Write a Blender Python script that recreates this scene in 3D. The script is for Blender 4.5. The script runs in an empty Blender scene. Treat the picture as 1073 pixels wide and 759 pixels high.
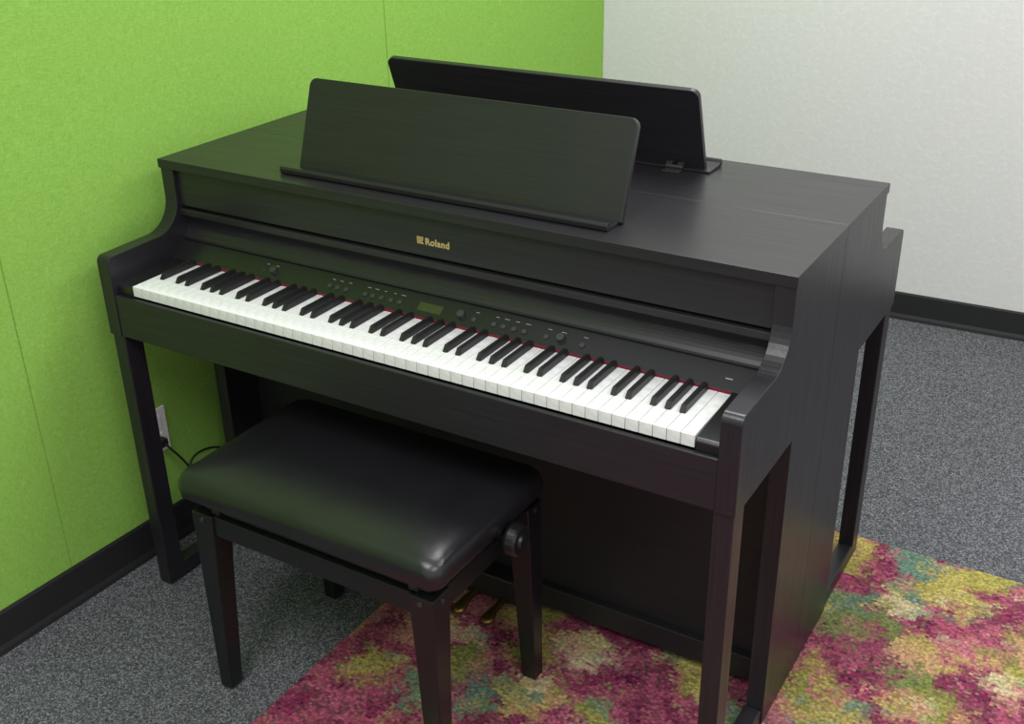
import bpy, bmesh, math, random
from mathutils import Vector, Matrix
random.seed(3)
S=bpy.context.scene
COL=S.collection
S.view_settings.view_transform='Standard'

# ---------------------------------------------------------------- materials
def newmat(name):
    m=bpy.data.materials.new(name); m.use_nodes=True
    nt=m.node_tree; b=nt.nodes['Principled BSDF']
    return m,nt,b
def L(nt,a,b): nt.links.new(a,b)
def coords(nt,scale=(1,1,1)):
    tc=nt.nodes.new('ShaderNodeTexCoord'); mp=nt.nodes.new('ShaderNodeMapping')
    mp.inputs['Scale'].default_value=scale
    L(nt,tc.outputs['Object'],mp.inputs['Vector']); return mp.outputs['Vector']
def noise(nt,vec,scale,detail=3,rough=.5,dist=0):
    n=nt.nodes.new('ShaderNodeTexNoise'); n.inputs['Scale'].default_value=scale
    n.inputs['Detail'].default_value=detail; n.inputs['Roughness'].default_value=rough
    n.inputs['Distortion'].default_value=dist
    L(nt,vec,n.inputs['Vector']); return n
def ramp(nt,fac,stops,interp='LINEAR'):
    r=nt.nodes.new('ShaderNodeValToRGB'); r.color_ramp.interpolation=interp
    e=r.color_ramp.elements
    while len(e)<len(stops): e.new(.5)
    for i,(p,c) in enumerate(stops):
        e[i].position=p; e[i].color=(c[0],c[1],c[2],1)
    L(nt,fac,r.inputs['Fac']); return r
def bump(nt,h,b,strength=.2,dist=.001):
    n=nt.nodes.new('ShaderNodeBump'); n.inputs['Strength'].default_value=strength
    n.inputs['Distance'].default_value=dist
    L(nt,h,n.inputs['Height']); L(nt,n.outputs['Normal'],b.inputs['Normal'])
def srgb(r,g,b):
    f=lambda c:(c/255/12.92 if c/255<=.04045 else ((c/255+.055)/1.055)**2.4)
    return (f(r),f(g),f(b))
def plain(name,col,rough=.5,metal=0,nscale=200,nb=.05,coat=0):
    m,nt,b=newmat(name)
    v=coords(nt); n=noise(nt,v,nscale)
    c2=tuple(min(1,x*1.12) for x in col); c1=tuple(x*.9 for x in col)
    r=ramp(nt,n.outputs['Fac'],[(.3,c1),(.7,c2)])
    L(nt,r.outputs['Color'],b.inputs['Base Color'])
    b.inputs['Roughness'].default_value=rough; b.inputs['Metallic'].default_value=metal
    b.inputs['Coat Weight'].default_value=coat
    bump(nt,n.outputs['Fac'],b,nb,.0005)
    return m
def wood(name,scale,col=(.0122,.0110,.0138),rough=.33,spec=.46):
    m,nt,b=newmat(name)
    v=coords(nt,scale); n=noise(nt,v,1.0,4,.6)
    r=ramp(nt,n.outputs['Fac'],[(.3,tuple(x*.75 for x in col)),(.7,tuple(x*1.5 for x in col))])
    L(nt,r.outputs['Color'],b.inputs['Base Color'])
    r2=ramp(nt,n.outputs['Fac'],[(.3,(rough+.08,)*3),(.7,(rough-.04,)*3)])
    L(nt,r2.outputs['Color'],b.inputs['Roughness'])
    b.inputs['Specular IOR Level'].default_value=spec
    bump(nt,n.outputs['Fac'],b,.18,.0005)
    return m
M_WX=wood('dark_wood_lengthwise',(5,260,260))
M_WZ=wood('dark_wood_upright',(260,260,5))
M_WY=wood('dark_wood_crosswise',(260,5,260))
M_BACK=wood('back_panel_wood',(5,260,260),(.008,.008,.009),.5)
M_GLOSS=plain('satin_black_plastic',(.010,.010,.011),.28)
M_BLK=plain('matte_black',(.008,.008,.008),.5)
M_WKEY=plain('ivory_white',srgb(216,217,215),.35,0,60,.02)
M_BKEY=plain('ebony_black',(.012,.012,.013),.38,0,150,.1)
M_FELT=plain('red_felt',srgb(115,16,42),.9,0,500,.3)
M_GOLD=plain('gold_print',srgb(186,164,108),.45,.2)
M_BRASS=plain('brass',srgb(115,92,54),.38,.9)
M_STEELD=plain('dark_ring',(.05,.05,.052),.3,.4)
M_BTN=plain('button_grey',(.045,.045,.047),.35,.2)
M_LCD=plain('lcd_glass',srgb(54,60,34),.3)
M_WHITEPL=plain('white_plastic',srgb(232,232,230),.4)
M_PRINT=plain('grey_print',srgb(150,150,152),.5)
M_BASE=plain('rubber_baseboard',(.010,.010,.011),.6)
M_BW=plain('black_lacquer',(.007,.007,.008),.30,0,80,.03)

def leather():
    m,nt,b=newmat('black_leather')
    v=coords(nt)
    vo=nt.nodes.new('ShaderNodeTexVoronoi'); vo.inputs['Scale'].default_value=420; L(nt,v,vo.inputs['Vector'])
    n=noise(nt,v,7,2,.5,.4)
    ad=nt.nodes.new('ShaderNodeMath'); ad.operation='MULTIPLY_ADD'; ad.inputs[1].default_value=7
    L(nt,n.outputs['Fac'],ad.inputs[0]); L(nt,vo.outputs['Distance'],ad.inputs[2])
    r=ramp(nt,n.outputs['Fac'],[(.3,(.008,.0075,.0095)),(.7,(.012,.0115,.014))])
    L(nt,r.outputs['Color'],b.inputs['Base Color'])
    b.inputs['Roughness'].default_value=.27
    b.inputs['Specular IOR Level'].default_value=.55
    bump(nt,ad.outputs[0],b,.28,.0008)
    return m
M_LEATHER=leather()

def green_fabric():
    m,nt,b=newmat('green_fabric')
    a=noise(nt,coords(nt,(1,1,10)),75,3,.65)
    c=noise(nt,coords(nt,(10,10,1)),75,3,.65)
    ad=nt.nodes.new('ShaderNodeMath'); ad.operation='ADD'
    L(nt,a.outputs['Fac'],ad.inputs[0]); L(nt,c.outputs['Fac'],ad.inputs[1])
    hf=nt.nodes.new('ShaderNodeMath'); hf.operation='MULTIPLY'; hf.inputs[1].default_value=.5
    L(nt,ad.outputs[0],hf.inputs[0])
    r=ramp(nt,hf.outputs[0],[(.34,srgb(114,161,62)),(.5,srgb(132,177,77)),(.66,srgb(151,192,97))])
    L(nt,r.outputs['Color'],b.inputs['Base Color'])
    b.inputs['Roughness'].default_value=.95; b.inputs['Specular IOR Level'].default_value=.1
    bump(nt,hf.outputs[0],b,.35,.0007)
    return m
M_GREEN=green_fabric()
def white_wall():
    m,nt,b=newmat('knockdown_plaster')
    n=noise(nt,coords(nt),60,4,.5,.2)
    r0=ramp(nt,n.outputs['Fac'],[(.50,(0,0,0)),(.66,(1,1,1))])
    r=ramp(nt,n.outputs['Fac'],[(.3,srgb(210,209,208)),(.7,srgb(216,215,214))])
    L(nt,r.outputs['Color'],b.inputs['Base Color'])
    b.inputs['Roughness'].default_value=.8
    bump(nt,r0.outputs['Color'],b,.3,.0009)
    return m
M_WHITE=white_wall()
def carpet():
    m,nt,b=newmat('grey_carpet')
    tc=coords(nt)
    v=nt.nodes.new('ShaderNodeTexVoronoi'); v.inputs['Scale'].default_value=360; L(nt,tc,v.inputs['Vector'])
    sep=nt.nodes.new('ShaderNodeSeparateColor'); L(nt,v.outputs['Color'],sep.inputs[0])
    n=noise(nt,tc,60,3,.6)
    ad=nt.nodes.new('ShaderNodeMath'); ad.operation='MULTIPLY_ADD'; ad.inputs[1].default_value=.3
    L(nt,n.outputs['Fac'],ad.inputs[0]); L(nt,sep.outputs[0],ad.inputs[2])
    r=ramp(nt,ad.outputs[0],[(.12,srgb(50,51,54)),(.5,srgb(77,78,82)),(.85,srgb(93,94,98)),(1.0,srgb(124,125,129))])
    L(nt,r.outputs['Color'],b.inputs['Base Color'])
    b.inputs['Roughness'].default_value=1; b.inputs['Specular IOR Level'].default_value=.02
    bump(nt,sep.outputs[0],b,.1,.001)
    return m
M_CARPET=carpet()
def rug_mat():
    m,nt,b=newmat('floral_rug')
    tc=nt.nodes.new('ShaderNodeTexCoord')
    def math_(op,a,b_=None,c=None):
        n=nt.nodes.new('ShaderNodeMath'); n.operation=op
        for i,v in enumerate((a,b_,c)):
            if v is None: continue
            if isinstance(v,(int,float)): n.inputs[i].default_value=v
            else: L(nt,v,n.inputs[i])
        return n.outputs[0]
    def mix(f,a,b_,bt='MIX'):
        n=nt.nodes.new('ShaderNodeMix'); n.data_type='RGBA'; n.blend_type=bt
        if isinstance(f,(int,float)): n.inputs['Factor'].default_value=f
        else: L(nt,f,n.inputs['Factor'])
        L(nt,a,n.inputs['A']); L(nt,b_,n.inputs['B']); return n.outputs['Result']
    sn=nt.nodes.new('ShaderNodeVectorMath'); sn.operation='SNAP'; sn.inputs[1].default_value=(.0075,.0060,1)
    L(nt,tc.outputs['Object'],sn.inputs[0]); V=sn.outputs[0]
    def centred(src,k):
        sub=nt.nodes.new('ShaderNodeVectorMath'); sub.operation='SUBTRACT'; sub.inputs[1].default_value=(.5,.5,.5)
        L(nt,src,sub.inputs[0])
        sc=nt.nodes.new('ShaderNodeVectorMath'); sc.operation='SCALE'; sc.inputs['Scale'].default_value=k
        L(nt,sub.outputs[0],sc.inputs[0]); return sc.outputs[0]
    def vadd(a,c):
        ad=nt.nodes.new('ShaderNodeVectorMath'); ad.operation='ADD'; L(nt,a,ad.inputs[0]); L(nt,c,ad.inputs[1]); return ad.outputs[0]
    dn=noise(nt,V,6,5,.72)
    wn=nt.nodes.new('ShaderNodeTexWhiteNoise'); L(nt,V,wn.inputs['Vector'])
    J=vadd(V,centred(wn.outputs['Color'],.020))     # loop-by-loop dithering of the colour edges
    A=vadd(J,centred(dn.outputs['Color'],.34))
    def vor(scale):
        vo=nt.nodes.new('ShaderNodeTexVoronoi'); vo.voronoi_dimensions='2D'; vo.inputs['Scale'].default_value=scale; L(nt,A,vo.inputs['Vector'])
        sep=nt.nodes.new('ShaderNodeSeparateColor'); L(nt,vo.outputs['Color'],sep.inputs[0])
        return vo,sep
    vo,sep=vor(7.5); vb,sepb=vor(16)
    pal=[(0,srgb(204,188,108)),(.14,srgb(158,158,86)),(.28,srgb(224,208,164)),(.40,srgb(120,152,134)),(.50,srgb(192,180,98)),(.60,srgb(206,124,134)),(.72,srgb(224,168,138)),(.82,srgb(134,148,92)),(.91,srgb(184,84,122))]
    fl=ramp(nt,sep.outputs[0],pal,'CONSTANT'); fl2=ramp(nt,sepb.outputs[1],pal,'CONSTANT')
    n1=noise(nt,J,11,4,.7)
    mk=ramp(nt,n1.outputs['Fac'],[(.42,(0,0,0)),(.62,(.9,.9,.9))])
    flower=mix(mk.outputs['Color'],fl.outputs['Color'],fl2.outputs['Color'])
    n2=noise(nt,J,16,4,.75)
    bg=ramp(nt,n2.outputs['Fac'],[(.33,srgb(88,44,68)),(.43,srgb(164,62,104)),(.49,srgb(128,82,88)),(.55,srgb(202,104,134)),(.61,srgb(176,76,104)),(.70,srgb(160,152,96))])
    sx=nt.nodes.new('ShaderNodeSeparateXYZ'); L(nt,V,sx.inputs[0])
    th=math_('MULTIPLY_ADD',sx.outputs[1],.22,.64)
    th=math_('MINIMUM',th,.82)
    nm=noise(nt,J,20,4,.7)
    mm=math_('MULTIPLY_ADD',nm.outputs['Fac'],.7,vo.outputs['Distance'])
    df=math_('SUBTRACT',math_('ADD',th,.08),mm)
    fac=ramp(nt,math_('ADD',df,.5),[(.38,(0,0,0)),(.60,(1,1,1))])
    col=mix(fac.outputs['Color'],bg.outputs['Color'],flower)
    vr=ramp(nt,wn.outputs['Value'],[(0,(.68,.68,.68)),(1,(1.0,1.0,1.0))])
    col=mix(1.0,col,vr.outputs['Color'],'MULTIPLY')
    v2=nt.nodes.new('ShaderNodeTexVoronoi'); v2.inputs['Scale'].default_value=135; L(nt,tc.outputs['Object'],v2.inputs['Vector'])
    inv=ramp(nt,v2.outputs['Distance'],[(0,(1,1,1)),(.8,(.48,.48,.48))])
    col=mix(1.0,col,inv.outputs['Color'],'MULTIPLY')
    L(nt,col,b.inputs['Base Color'])
    b.inputs['Roughness'].default_value=.95; b.inputs['Specular IOR Level'].default_value=.05
    bump(nt,inv.outputs['Color'],b,.6,.003)
    return m
M_RUG=rug_mat()

# ---------------------------------------------------------------- mesh helpers
def finish(bm,name,mat,parent=None,smooth=False,label=None):
    bmesh.ops.recalc_face_normals(bm,faces=bm.faces[:])
    me=bpy.data.meshes.new(name); bm.to_mesh(me); bm.free()
    if mat: me.materials.append(mat)
    if smooth:
        for p in me.polygons: p.use_smooth=True
    o=bpy.data.objects.new(name,me); COL.objects.link(o)
    if parent is not None:
        o.parent=parent; o.matrix_parent_inverse=parent_mw(parent).inverted()
    if label: o["label"]=label
    return o
def parent_mw(p):
    if p.parent is None: return Matrix.LocRotScale(p.location,p.rotation_euler,p.scale)
    return Matrix.Identity(4)
def addbox(bm,x0,x1,y0,y1,z0,z1,bev=.0015,seg=2):
    r=bmesh.ops.create_cube(bm,size=1)
    vs=r['verts']
    for v in vs:
        v.co=Vector(((x0+x1)/2+v.co.x*(x1-x0),(y0+y1)/2+v.co.y*(y1-y0),(z0+z1)/2+v.co.z*(z1-z0)))
    if bev>0:
        es=list({e for v in vs for e in v.link_edges})
        r2=bmesh.ops.bevel(bm,geom=es,offset=bev,segments=seg,profile=.5,affect='EDGES')
        return list({v for f in r2['faces'] for v in f.verts})
    return vs
def box(name,mat,x0,x1,y0,y1,z0,z1,bev=.0015,parent=None,label=None,seg=2):
    bm=bmesh.new(); addbox(bm,x0,x1,y0,y1,z0,z1,bev,seg)
    return finish(bm,name,mat,parent,label=label)
def extrude_profile(bm,pts,axis,a0,a1):
    def mk(p,a):
        return Vector((a,p[0],p[1])) if axis==0 else (Vector((p[0],a,p[1])) if axis==1 else Vector((p[0],p[1],a)))
    A=[bm.verts.new(mk(p,a0)) for p in pts]; B=[bm.verts.new(mk(p,a1)) for p in pts]
    f0=bm.faces.new(A); f1=bm.faces.new(B[::-1]); n=len(pts)
    for i in range(n): bm.faces.new((A[i],B[i],B[(i+1)%n],A[(i+1)%n]))
    return f0,f1
def prof(name,mat,pts,axis,a0,a1,parent=None,bev=0,label=None):
    bm=bmesh.new(); extrude_profile(bm,pts,axis,a0,a1)
    o=finish(bm,name,mat,parent,label=label)
    if bev:
        md=o.modifiers.new('b','BEVEL'); md.width=bev; md.segments=2; md.limit_method='ANGLE'; md.angle_limit=math.radians(35)
    return o
def arc(cx,cy,r,a0,a1,n=8):
    return [(cx+r*math.cos(math.radians(a0+(a1-a0)*i/n)),cy+r*math.sin(math.radians(a0+(a1-a0)*i/n))) for i in range(n+1)]
def addcyl(bm,c,axis,r,h,seg=24,r2=None):
    q=Vector((0,0,1)).rotation_difference(Vector(axis).normalized()).to_matrix().to_4x4()
    return bmesh.ops.create_cone(bm,cap_ends=True,segments=seg,radius1=r,radius2=r if r2 is None else r2,depth=h,matrix=Matrix.Translation(c)@q)['verts']
def empty(name,loc,label,cat,group=None):
    o=bpy.data.objects.new(name,None); o.empty_display_size=.1; COL.objects.link(o); o.location=loc
    o["label"]=label; o["category"]=cat
    if group: o["group"]=group
    return o
def structure(o,label=None):
    o["kind"]="structure"
    if label: o["label"]=label
    return o

# ---------------------------------------------------------------- room
GX0=-.100; GS=.033
WY0=2.297; WS=.040
gx=lambda y:GX0+GS*y
wy=lambda x:WY0+WS*x
yc=2.296
structure(box('floor',M_CARPET,-.4,4.6,-3.4,2.9,-.05,0,0),"grey speckled carpet floor")
bm=bmesh.new()
bounds=[-3.2,-2.60,-1.38,-.155,1.075,yc]
def addquadbox(bm,p0,p1,th,z0,z1,bev):
    d=(Vector(p1)-Vector(p0)); n=Vector((-d.y,d.x)).normalized()*th
    pts=[Vector(p0),Vector(p1),Vector(p1)+n,Vector(p0)+n]
    A=[bm.verts.new((p.x,p.y,z0)) for p in pts]; B=[bm.verts.new((p.x,p.y,z1)) for p in pts]
    fs=[bm.faces.new(A[::-1]),bm.faces.new(B)]
    for i in range(4): fs.append(bm.faces.new((A[i],A[(i+1)%4],B[(i+1)%4],B[i])))
    if bev:
        es=list({e for f in fs for e in f.edges})
        bmesh.ops.bevel(bm,geom=es,offset=bev,segments=2,affect='EDGES')
for a,b_ in zip(bounds[:-1],bounds[1:]):
    addquadbox(bm,(gx(a),a+.0003),(gx(b_),b_-.0003),.02,0,2.75,.0014)
addquadbox(bm,(gx(-3.2)-.004,-3.2),(gx(yc)-.004,yc),.05,0,2.75,0)
structure(finish(bm,'wall_left',M_GREEN),"lime green fabric wall panels")
bm=bmesh.new()
addquadbox(bm,(4.5,wy(4.5)),(gx(yc)-.02,wy(gx(yc)-.02)),-.1,0,2.75,0)
structure(finish(bm,'wall_back',M_WHITE),"white textured plaster wall")
bm=bmesh.new()
def base(p0,p1,h,th,side):
    d=(Vector(p1)-Vector(p0)); n=Vector((-d.y,d.x)).normalized()*th*side
    pr=[(0,0),(1.0,0),(.85,.01),(.5,.02),(.42,h-.006),(.2,h),(0,h)]
    A=[];B=[]
    for t,z in pr:
        A.append(bm.verts.new((p0[0]+n.x*t,p0[1]+n.y*t,z))); B.append(bm.verts.new((p1[0]+n.x*t,p1[1]+n.y*t,z)))
    bm.faces.new(A); bm.faces.new(B[::-1])
    for i in range(len(pr)): bm.faces.new((A[i],B[i],B[(i+1)%len(pr)],A[(i+1)%len(pr)]))
base((gx(-3.2)+.001,-3.2),(gx(2.28)+.001,2.28),.098,.012,-1)
structure(finish(bm,'baseboard_left',M_BASE),"black rubber baseboard")
bm=bmesh.new()
base((0,wy(0)-.001),(4.5,wy(4.5)-.001),.098,.012,-1)
structure(finish(bm,'baseboard_back',M_BASE),"black rubber baseboard")

# rug
bm=bmesh.new(); addbox(bm,.508,2.75,-1.7,.972,0.0005,.005,.002,2)
rug=finish(bm,'rug',M_RUG)
rug["label"]="multicolour floral rug in magenta, olive and teal"; rug["category"]="rug"

# ---------------------------------------------------------------- piano
W=1.377; T=.034; YB=.4529; ZT=.969; ZB=.0055
C=Vector((W/2,.22,0))
P=empty('digital_piano',C,"black wood-grain console digital piano, keyboard exposed beside green wall","piano","digital pianos standing back to back")
out=[(YB,ZB),(.25,ZB),(.25,.645),(-.014,.645)]
out+=[(-.014,.803)]+arc(.000,.804,.014,175,95,5)
out+=[(.095,.820)]+arc(.119,.888,.068,-88,-5,10)+[(.187,.905),(.187,.9495),(YB,.9495)]
for a0,a1 in ((0,T),(W-T,W)):
    prof('side_panel',M_WZ,out,0,a0,a1,P,bev=.0012)
for s in (0,1):
    x0,x1=(.003,.037) if s==0 else (W-.037,W-.003)
    box('leg',M_WZ,x0,x1,-.010,.036,ZB,.645,.002,P)
    box('foot_bar',M_WY,x0,x1,.036,.25,ZB,.042,.002,P)
box('top_lid',M_WX,-.002,W+.002,.183,YB,.950,ZT,.0007,P)
XI0,XI1=T,W-T
box('fallboard',M_WX,XI0,XI1,.197,.215,.868,.9495,.002,P)
box('fascia_rail',M_WX,XI0,XI1,.192,.215,.848,.863,.002,P)
pts=[(.216,.8635),(.216,.8475),(.196,.8475)]+[(.196+.010*math.sin(math.pi*t/8),.846-.046*t/8) for t in range(1,8)]+[(.194,.800),(.193,.796),(.196,.793),(.30,.793),(.30,.9495),(.216,.9495)]
prof('lower_fascia',M_WX,pts,0,XI0,XI1,P)
cp0=Vector((.155,.7655)); cp1=Vector((.1975,.7935))
CPm=prof('control_panel',M_GLOSS,[(.155,.7655),(.1975,.7935),(.26,.7925),(.26,.70),(.153,.70),(.153,.764)],0,XI0,XI1,P)
dirv=(cp1-cp0); ln=dirv.length; dirv.normalize(); nrm=Vector((-dirv.y,dirv.x))
def on_panel(x,t,h=0):
    q=cp0+dirv*(ln*t)+nrm*h
    return Vector((x,q.x,q.y))
N3=Vector((0,nrm.x,nrm.y)); D3=Vector((0,dirv.x,dirv.y))
def btn(name,x,t,r,h,mat=M_BLK):
    bm=bmesh.new(); addcyl(bm,on_panel(x,t,h/2),N3,r,h,24,r*.85)
    return finish(bm,name,mat,CPm)
small=[.4545,.4737,.4952,.5422,.5607,.5814,.6042,.6244,.7928,.836,.8563,.8783,.900,.945,1.017]
for x in small: btn('button',x,.34,.0056,.0032,M_BTN)
btn('button',.2815,.34,.003,.002,M_BTN)
for x,r in ((.3068,.0078),(.764,.0085),(.9739,.0085)):
    btn('knob',x,.40,r,.009,M_BTN)
for x in small+[.2815,.3068,.9739]:
    bm=bmesh.new(); c=on_panel(x,.68,.0002); w=random.uniform(.003,.0055)
    bm.faces.new([bm.verts.new(c+Vector((sx*w,0,0))+D3*(sy*.0005)) for sx,sy in ((-1,-1),(1,-1),(1,1),(-1,1))])
    finish(bm,'printed_mark',M_PRINT,CPm)
bm=bmesh.new(); c=on_panel(1.2857,.4,.0002)
bm.faces.new([bm.verts.new(c+Vector((sx*.006,0,0))+D3*(sy*.001)) for sx,sy in ((-1,-1),(1,-1),(1,1),(-1,1))])
finish(bm,'printed_mark',M_PRINT,CPm)
bm=bmesh.new()
def panelquad(bm,x0,x1,t0,t1,h):
    a=[on_panel(x0,t0,0),on_panel(x1,t0,0),on_panel(x1,t1,0),on_panel(x0,t1,0)]
    b=[on_panel(x0,t0,h),on_panel(x1,t0,h),on_panel(x1,t1,h),on_panel(x0,t1,h)]
    A=[bm.verts.new(v) for v in a];B=[bm.verts.new(v) for v in b]
    bm.faces.new(A[::-1]);bm.faces.new(B)
    for i in range(4): bm.faces.new((A[i],A[(i+1)%4],B[(i+1)%4],B[i]))
panelquad(bm,.667,.720,.22,.58,.0006)
finish(bm,'display',M_LCD,CPm,label="dim green lcd display")
box('felt_strip',M_FELT,.0775,1.2995,.1515,.1535,.745,.7645,.0,P,label="red felt strip")
box('key_slip',M_WX,XI0,XI1,-.012,-.001,.645,.737,.002,P)
box('key_bed',M_BLK,XI0,XI1,.0,YB-.06,.645,.700,.0,P)
for x0,x1 in ((XI0,.0770),(1.3,XI1)):
    prof('cheek_block',M_GLOSS,[(-.0,.70),(.0,.752),(.004,.757),(.152,.766),(.152,.70)],0,x0,x1,P,bev=.0015)
kw=1.222/52
def key_mesh_white():
    bm=bmesh.new(); addbox(bm,.0005,kw-.0005,0,.1505,.7395,.761,.0008,2)
    bmesh.ops.recalc_face_normals(bm,faces=bm.faces[:])
    me=bpy.data.meshes.new('white_key'); bm.to_mesh(me); bm.free(); me.materials.append(M_WKEY); return me
def key_mesh_black():
    bm=bmesh.new(); vs=addbox(bm,-.0056,.0056,.054,.150,.7605,.7735,.0,1)
    for v in vs:
        if v.co.z>.77:
            v.co.x*=.80
            if v.co.y<.1: v.co.y+=.008
    bmesh.ops.bevel(bm,geom=bm.edges[:],offset=.0012,segments=2,affect='EDGES')
    bmesh.ops.recalc_face_normals(bm,faces=bm.faces[:])
    me=bpy.data.meshes.new('black_key'); bm.to_mesh(me); bm.free(); me.materials.append(M_BKEY); return me
mw,mb=key_mesh_white(),key_mesh_black()
def addkey(name,me,x):
    o=bpy.data.objects.new(name,me); COL.objects.link(o); o.parent=P
    o.location=Vector((x,0,0))-C
for i in range(52): addkey('white_key',mw,.0775+i*kw)
for i in range(51):
    n='ABCDEFG'[i%7]
    if n in 'BE': continue
    d={'A':.0018,'C':-.0014,'D':.0014,'F':-.002,'G':0}[n]
    addkey('black_key',mb,.0775+(i+1)*kw+d)
def text_mesh(body,size,off=0.0):
    cu=bpy.data.curves.new('t','FONT'); cu.body=body; cu.size=size; cu.extrude=.0003; cu.offset=off
    cu.align_x='LEFT'; cu.space_character=1.06
    o=bpy.data.objects.new('t',cu); COL.objects.link(o)
    dg=bpy.context.evaluated_depsgraph_get(); me=bpy.data.meshes.new_from_object(o.evaluated_get(dg))
    bpy.data.objects.remove(o); return me
me=text_mesh("Roland",.0185,.00052)
me.transform(Matrix.Translation((.6715,.1966,.8925))@Matrix.Rotation(math.radians(90),4,'X'))
me.materials.clear(); me.materials.append(M_GOLD)
o=bpy.data.objects.new('logo_lettering',me); COL.objects.link(o); o.parent=P; o.matrix_parent_inverse=parent_mw(P).inverted(); o["label"]="gold brand lettering"
bm=bmesh.new()
for k in range(4):
    z=.8925+k*.0037
    addbox(bm,.6535,.6600,.1960,.1968,z,z+.0025,0)
    addbox(bm,.6610,.6680 if k!=1 else .6660,.1960,.1968,z,z+.0025,0)
finish(bm,'logo_emblem',M_GOLD,P,label="gold striped emblem")
box('back_panel',M_BACK,XI0,XI1,.350,.366,.035,.645,.001,P)
box('rear_cover',M_BLK,XI0,XI1,.440,YB,.50,.9495,.001,P)
box('base_rail',M_BACK,XI0,XI1,.330,.350,.030,.085,.002,P)
box('pedal_housing',M_BLK,.575,.803,.295,.330,.030,.092,.004,P)
for x in (.615,.6885,.762):
    bm=bmesh.new(); n=18; prev=None
    for i in range(n+1):
        t=i/n; y=.300-.088*t
        if t<.55: hw=.0070+.004*t
        else:
            q=(t-.55)/.45; hw=.0092+.0060*math.sin(min(1,q*1.6)*math.pi/2)
            if q>.6: hw*=math.sqrt(max(.02,1-((q-.6)/.4)**2))
        z=.036+.005*math.sin(t*3.1)-.006*t
        ring=[bm.verts.new((x-hw,y,z-.004)),bm.verts.new((x+hw,y,z-.004)),bm.verts.new((x+hw,y,z)),bm.verts.new((x+hw*.6,y,z+.005)),bm.verts.new((x-hw*.6,y,z+.005)),bm.verts.new((x-hw,y,z))]
        if prev:
            for k in range(6): bm.faces.new((prev[k],prev[(k+1)%6],ring[(k+1)%6],ring[k]))
        else: bm.faces.new(ring)
        prev=ring
    bm.faces.new(prev[::-1])
    finish(bm,'pedal',M_BRASS,P,True,label="brass foot pedal")

# music rest
MR_X0,MR_X1=.317,1.039
ledge=[(.226,.9695),(.290,.9695),(.290,.974),(.262,.975),(.245,.9755),(.236,.978),(.231,.9835),(.226,.984),(.2235,.979),(.224,.972)]
MR=prof('music_rest',M_WX,ledge,0,.303,1.033,P,bev=.001)
bm=bmesh.new()
H=.179; r=.016
o2=[(MR_X0,0),(MR_X1,0)]+arc(MR_X1-r,H-r,r,0,90,6)+arc(MR_X0+r,H-r,r,90,180,6)
lean=math.atan2(.062,.176)
mt=Matrix.Translation((0,.272,.971))@Matrix.Rotation(-lean,4,'X')
extrude_profile(bm,o2,1,-.006,.006)
bm.transform(mt)
ob=finish(bm,'rest_board',M_WX,MR)
md=ob.modifiers.new('b','BEVEL'); md.width=.0015; md.segments=2; md.limit_method='ANGLE'
for xx in (.375,.965):
    bm=bmesh.new()
    addbox(bm,xx-.018,xx+.018,.292,.318,.9695,.9725,.0005)
    addbox(bm,xx-.018,xx-.006,.283,.296,.9695,.984,.0005)
    addbox(bm,xx+.006,xx+.018,.283,.296,.9695,.984,.0005)
    addcyl(bm,(xx,.294,.976),(1,0,0),.004,.036)
    addcyl(bm,(xx-.010,.309,.9735),(0,0,1),.003,.002,12)
    addcyl(bm,(xx+.010,.309,.9735),(0,0,1),.003,.002,12)
    finish(bm,'hinge',M_STEELD,MR,label="small metal hinge")
bpy.context.view_layer.update()

# second piano: copies, turned round, back to back
P2=P.copy(); COL.objects.link(P2)
P2.location=(W-C.x,.906-C.y,0); P2.rotation_euler=(0,0,math.pi)
P2["label"]="black wood-grain digital piano turned away, facing the white wall"
kids={}
for o in list(bpy.data.objects):
    if o.parent: kids.setdefault(o.parent.name,[]).append(o)
def cp2(src,dst):
    for ch in kids.get(src.name,[]):
        n=ch.copy(); COL.objects.link(n); n.parent=dst; n.matrix_parent_inverse=ch.matrix_parent_inverse.copy()
        if ch is MR: n.location.x+=.016
        cp2(ch,n)
cp2(P,P2)

# ---------------------------------------------------------------- bench
BX0,BX1,BY0,BY1=.378,.934,-.196,.168
B=empty('piano_bench',((BX0+BX1)/2,(BY0+BY1)/2,0),"black piano bench with padded leather seat before keyboard","bench")
ZA1=.434; ZA0=.390
def leg(cx,cy,sx,sy,z0):
    bm=bmesh.new()
    secs=[(z0,.031),(z0+.012,.032),(.30,.044),(ZA1,.052)]
    prev=None
    for z,w in secs:
        x0,x1=(cx,cx+sx*w); y0,y1=(cy,cy+sy*w)
        ring=[bm.verts.new((x0,y0,z)),bm.verts.new((x1,y0,z)),bm.verts.new((x1,y1,z)),bm.verts.new((x0,y1,z))]
        if prev:
            for k in range(4): bm.faces.new((prev[k],prev[(k+1)%4],ring[(k+1)%4],ring[k]))
        else: bm.faces.new(ring[::-1])
        prev=ring
    bm.faces.new(prev)
    o=finish(bm,'leg',M_BW,B)
    md=o.modifiers.new('b','BEVEL'); md.width=.002; md.segments=2
for cx_,cy_,sx_,sy_ in ((BX0,BY0,1,1),(BX1,BY0,-1,1),(BX0,BY1,1,-1),(BX1,BY1,-1,-1)):
    leg(cx_,cy_,sx_,sy_,.0055)
bm=bmesh.new()
addbox(bm,BX0+.04,BX1-.04,BY0+.005,BY0+.025,ZA0,ZA1,.0015)
addbox(bm,BX0+.04,BX1-.04,BY1-.025,BY1-.005,ZA0,ZA1,.0015)
addbox(bm,BX0+.005,BX0+.025,BY0+.04,BY1-.04,ZA0,ZA1,.0015)
addbox(bm,BX1-.025,BX1-.005,BY0+.04,BY1-.04,ZA0,ZA1,.0015)
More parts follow.
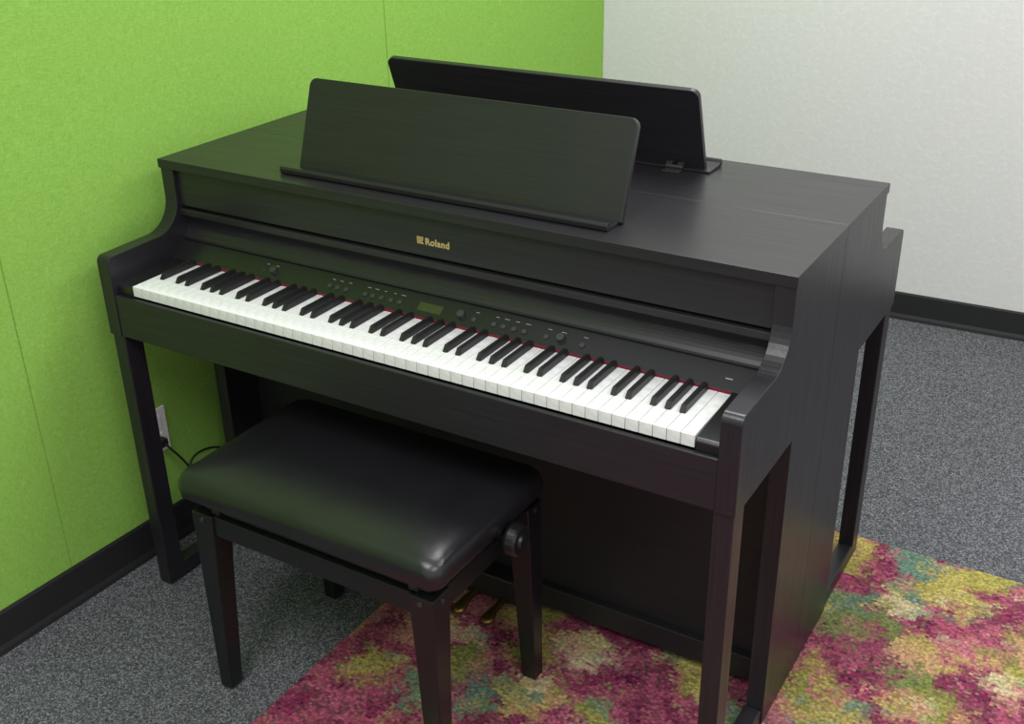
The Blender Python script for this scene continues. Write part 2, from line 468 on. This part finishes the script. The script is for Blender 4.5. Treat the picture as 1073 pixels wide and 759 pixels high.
finish(bm,'frame_apron',M_BW,B)
bm=bmesh.new()
for y in (BY0+.028,BY1-.028):
    addbox(bm,BX0+.02,BX1-.02,y-.010,y+.010,.4345,.446,.002)
    for xx in (BX0+.04,BX1-.06):
        addbox(bm,xx,xx+.02,y-.016,y+.016,.432,.462,.002)
for xx in (BX0+.028,BX1-.028):
    addbox(bm,xx-.008,xx+.008,BY0+.03,BY1-.03,.436,.452,.002)
addbox(bm,BX0+.03,BX1-.03,BY0+.03,BY1-.03,.455,.463,.001)
addcyl(bm,((BX0+BX1)/2,.01,.444),(1,0,0),.006,BX1-BX0-.02)
for k in range(26):
    xx=BX0+.12+k*.012
    addcyl(bm,(xx,.01,.444),(1,0,0),.0085,.005,12)
finish(bm,'lift_mechanism',M_STEELD,B,label="dark steel height mechanism")
for x,y in ((BX0+.026,BY0-.001),(BX1-.026,BY0-.001),(BX1+.001,BY0+.026),(BX1+.001,BY1-.026)):
    ax=(0,1,0) if y<BY0 else (1,0,0)
    bm=bmesh.new(); addcyl(bm,(x,y,.422),ax,.005,.003,16)
    finish(bm,'bolt',M_STEELD,B)
bm=bmesh.new()
KY=.012; KZ=.448
addcyl(bm,(BX1+.010,KY,KZ),(1,0,0),.009,.036)
addcyl(bm,(BX1+.028,KY,KZ),(1,0,0),.028,.006,32,.031)
addcyl(bm,(BX1+.038,KY,KZ),(1,0,0),.031,.014,32,.030)
addcyl(bm,(BX1+.047,KY,KZ),(1,0,0),.030,.004,32,.026)
addcyl(bm,(BX1+.051,KY,KZ),(1,0,0),.015,.006,28,.012)
finish(bm,'adjustment_knob',M_GLOSS,B)
# cushion
SX0,SX1,SY0,SY1=.354,.952,-.208,.158; SZ0=.464
bm=bmesh.new()
hx,hy=(SX1-SX0)/2,(SY1-SY0)/2; mx_,my_=(SX0+SX1)/2,(SY0+SY1)/2
def ring_pts(hx_,hy_,r,n=8,m=12):
    outp=[]
    cs=[(hx_-r,hy_-r,0),(-hx_+r,hy_-r,90),(-hx_+r,-hy_+r,180),(hx_-r,-hy_+r,270)]
    arcs=[arc(cx,cy,r,a0,a0+90,n) for cx,cy,a0 in cs]
    for i in range(4):
        outp+=arcs[i]; a=arcs[i][-1]; b=arcs[(i+1)%4][0]
        for k in range(1,m): outp.append((a[0]+(b[0]-a[0])*k/m,a[1]+(b[1]-a[1])*k/m))
    return outp
layers=[(.030,0,.010),(.004,.000,.020),(.001,.003,.022),(.000,.008,.024),(-.0020,.020,.026),(-.0012,.032,.028),(.0015,.041,.029),(.006,.0475,.030),(.013,.0525,.032),(.022,.0560,.034),(.038,.0595,.036),(.06,.0630,.038),(.09,.0660,.036),(.125,.0680,.03),(.16,.0690,.015)]
prev=None
for ins,z,r in layers:
    ring=[bm.verts.new((mx_+px,my_+py,SZ0+z)) for px,py in ring_pts(hx-ins,hy-ins,min(r,hy-ins-.002))]
    if prev:
        for k in range(len(ring)): bm.faces.new((prev[k],prev[(k+1)%len(ring)],ring[(k+1)%len(ring)],ring[k]))
    else: bm.faces.new(ring[::-1])
    prev=ring
cv=bm.verts.new((mx_,my_,SZ0+.0692))
for k in range(len(prev)): bm.faces.new((prev[k],prev[(k+1)%len(prev)],cv))
finish(bm,'seat',M_LEATHER,B,True,label="padded black leather seat")

# ---------------------------------------------------------------- outlet and cable
OY=.126; ox=gx(OY); OZ=-.022
O=empty('wall_outlet',(ox,OY,.28),"white power outlet on the green fabric wall","outlet")
box('cover_plate',M_WHITEPL,ox+.0025,ox+.007,OY-.035,OY+.035,.275+OZ,.39+OZ,.002,O)
box('socket',M_WHITEPL,ox+.007,ox+.010,OY-.017,OY+.017,.293+OZ,.327+OZ,.002,O)
box('socket',M_WHITEPL,ox+.007,ox+.010,OY-.017,OY+.017,.338+OZ,.372+OZ,.002,O)
z1=.31+OZ
cu=bpy.data.curves.new('c','CURVE'); cu.dimensions='3D'; cu.bevel_depth=.0028; cu.bevel_resolution=3; cu.resolution_u=12; cu.use_fill_caps=True
pts=[(ox+.028,OY,z1),(ox+.043,OY,z1-.01),(ox+.045,OY+.03,z1-.05),(ox+.04,.20,.15),(ox+.055,.25,.06),(ox+.06,.34,.05),(ox+.045,.35,.14),(ox+.03,.28,.21),(ox+.03,.19,.22),(ox+.045,.17,.18),(ox+.06,.24,.16),(-.03,.34,.18),(-.025,.47,.22)]
sp=cu.splines.new('NURBS'); sp.points.add(len(pts)-1); sp.use_endpoint_u=True; sp.order_u=4
for i,p in enumerate(pts): sp.points[i].co=(*p,1)
t=bpy.data.objects.new('t',cu); COL.objects.link(t)
dg=bpy.context.evaluated_depsgraph_get(); me=bpy.data.meshes.new_from_object(t.evaluated_get(dg)); bpy.data.objects.remove(t)
me.materials.clear(); me.materials.append(M_BLK)
o=bpy.data.objects.new('power_cable',me); COL.objects.link(o); o["label"]="looped black power cord plugged into the wall outlet"; o["category"]="cable"
bm=bmesh.new(); addbox(bm,ox+.0105,ox+.032,OY-.010,OY+.010,z1-.010,z1+.010,.003)
pl=finish(bm,'plug',M_BLK); pl.parent=o

# ---------------------------------------------------------------- light, world, camera
def area(name,loc,size,energy,rot=(0,0,0),col=(1,1,1)):
    l=bpy.data.lights.new(name,'AREA'); l.shape='RECTANGLE'; l.size,l.size_y=size; l.energy=energy; l.color=col
    o=bpy.data.objects.new(name,l); COL.objects.link(o); o.location=loc; o.rotation_euler=rot
    return o
area('ceiling_lamp',(.9,1.2,2.7),(.6,1.2),31)
area('ceiling_lamp',(2.7,1.0,2.7),(.6,1.2),31)
area('ceiling_lamp',(1.0,-1.4,2.7),(.6,1.2),36)
area('ceiling_lamp',(2.9,-1.4,2.7),(.6,1.2),34)
w=bpy.data.worlds.new('world'); S.world=w; w.use_nodes=True
bg=w.node_tree.nodes['Background']; bg.inputs[0].default_value=(.985,.985,1,1); bg.inputs[1].default_value=.84
cam=bpy.data.cameras.new('camera'); co=bpy.data.objects.new('camera',cam); COL.objects.link(co)
co.location=(1.83396,-1.39166,1.61656); co.rotation_euler=(1.11104,.01725,.54342)
cam.sensor_fit='HORIZONTAL'; cam.sensor_width=36; cam.lens=1173.31/1073*36; cam.clip_start=.02
S.camera=co
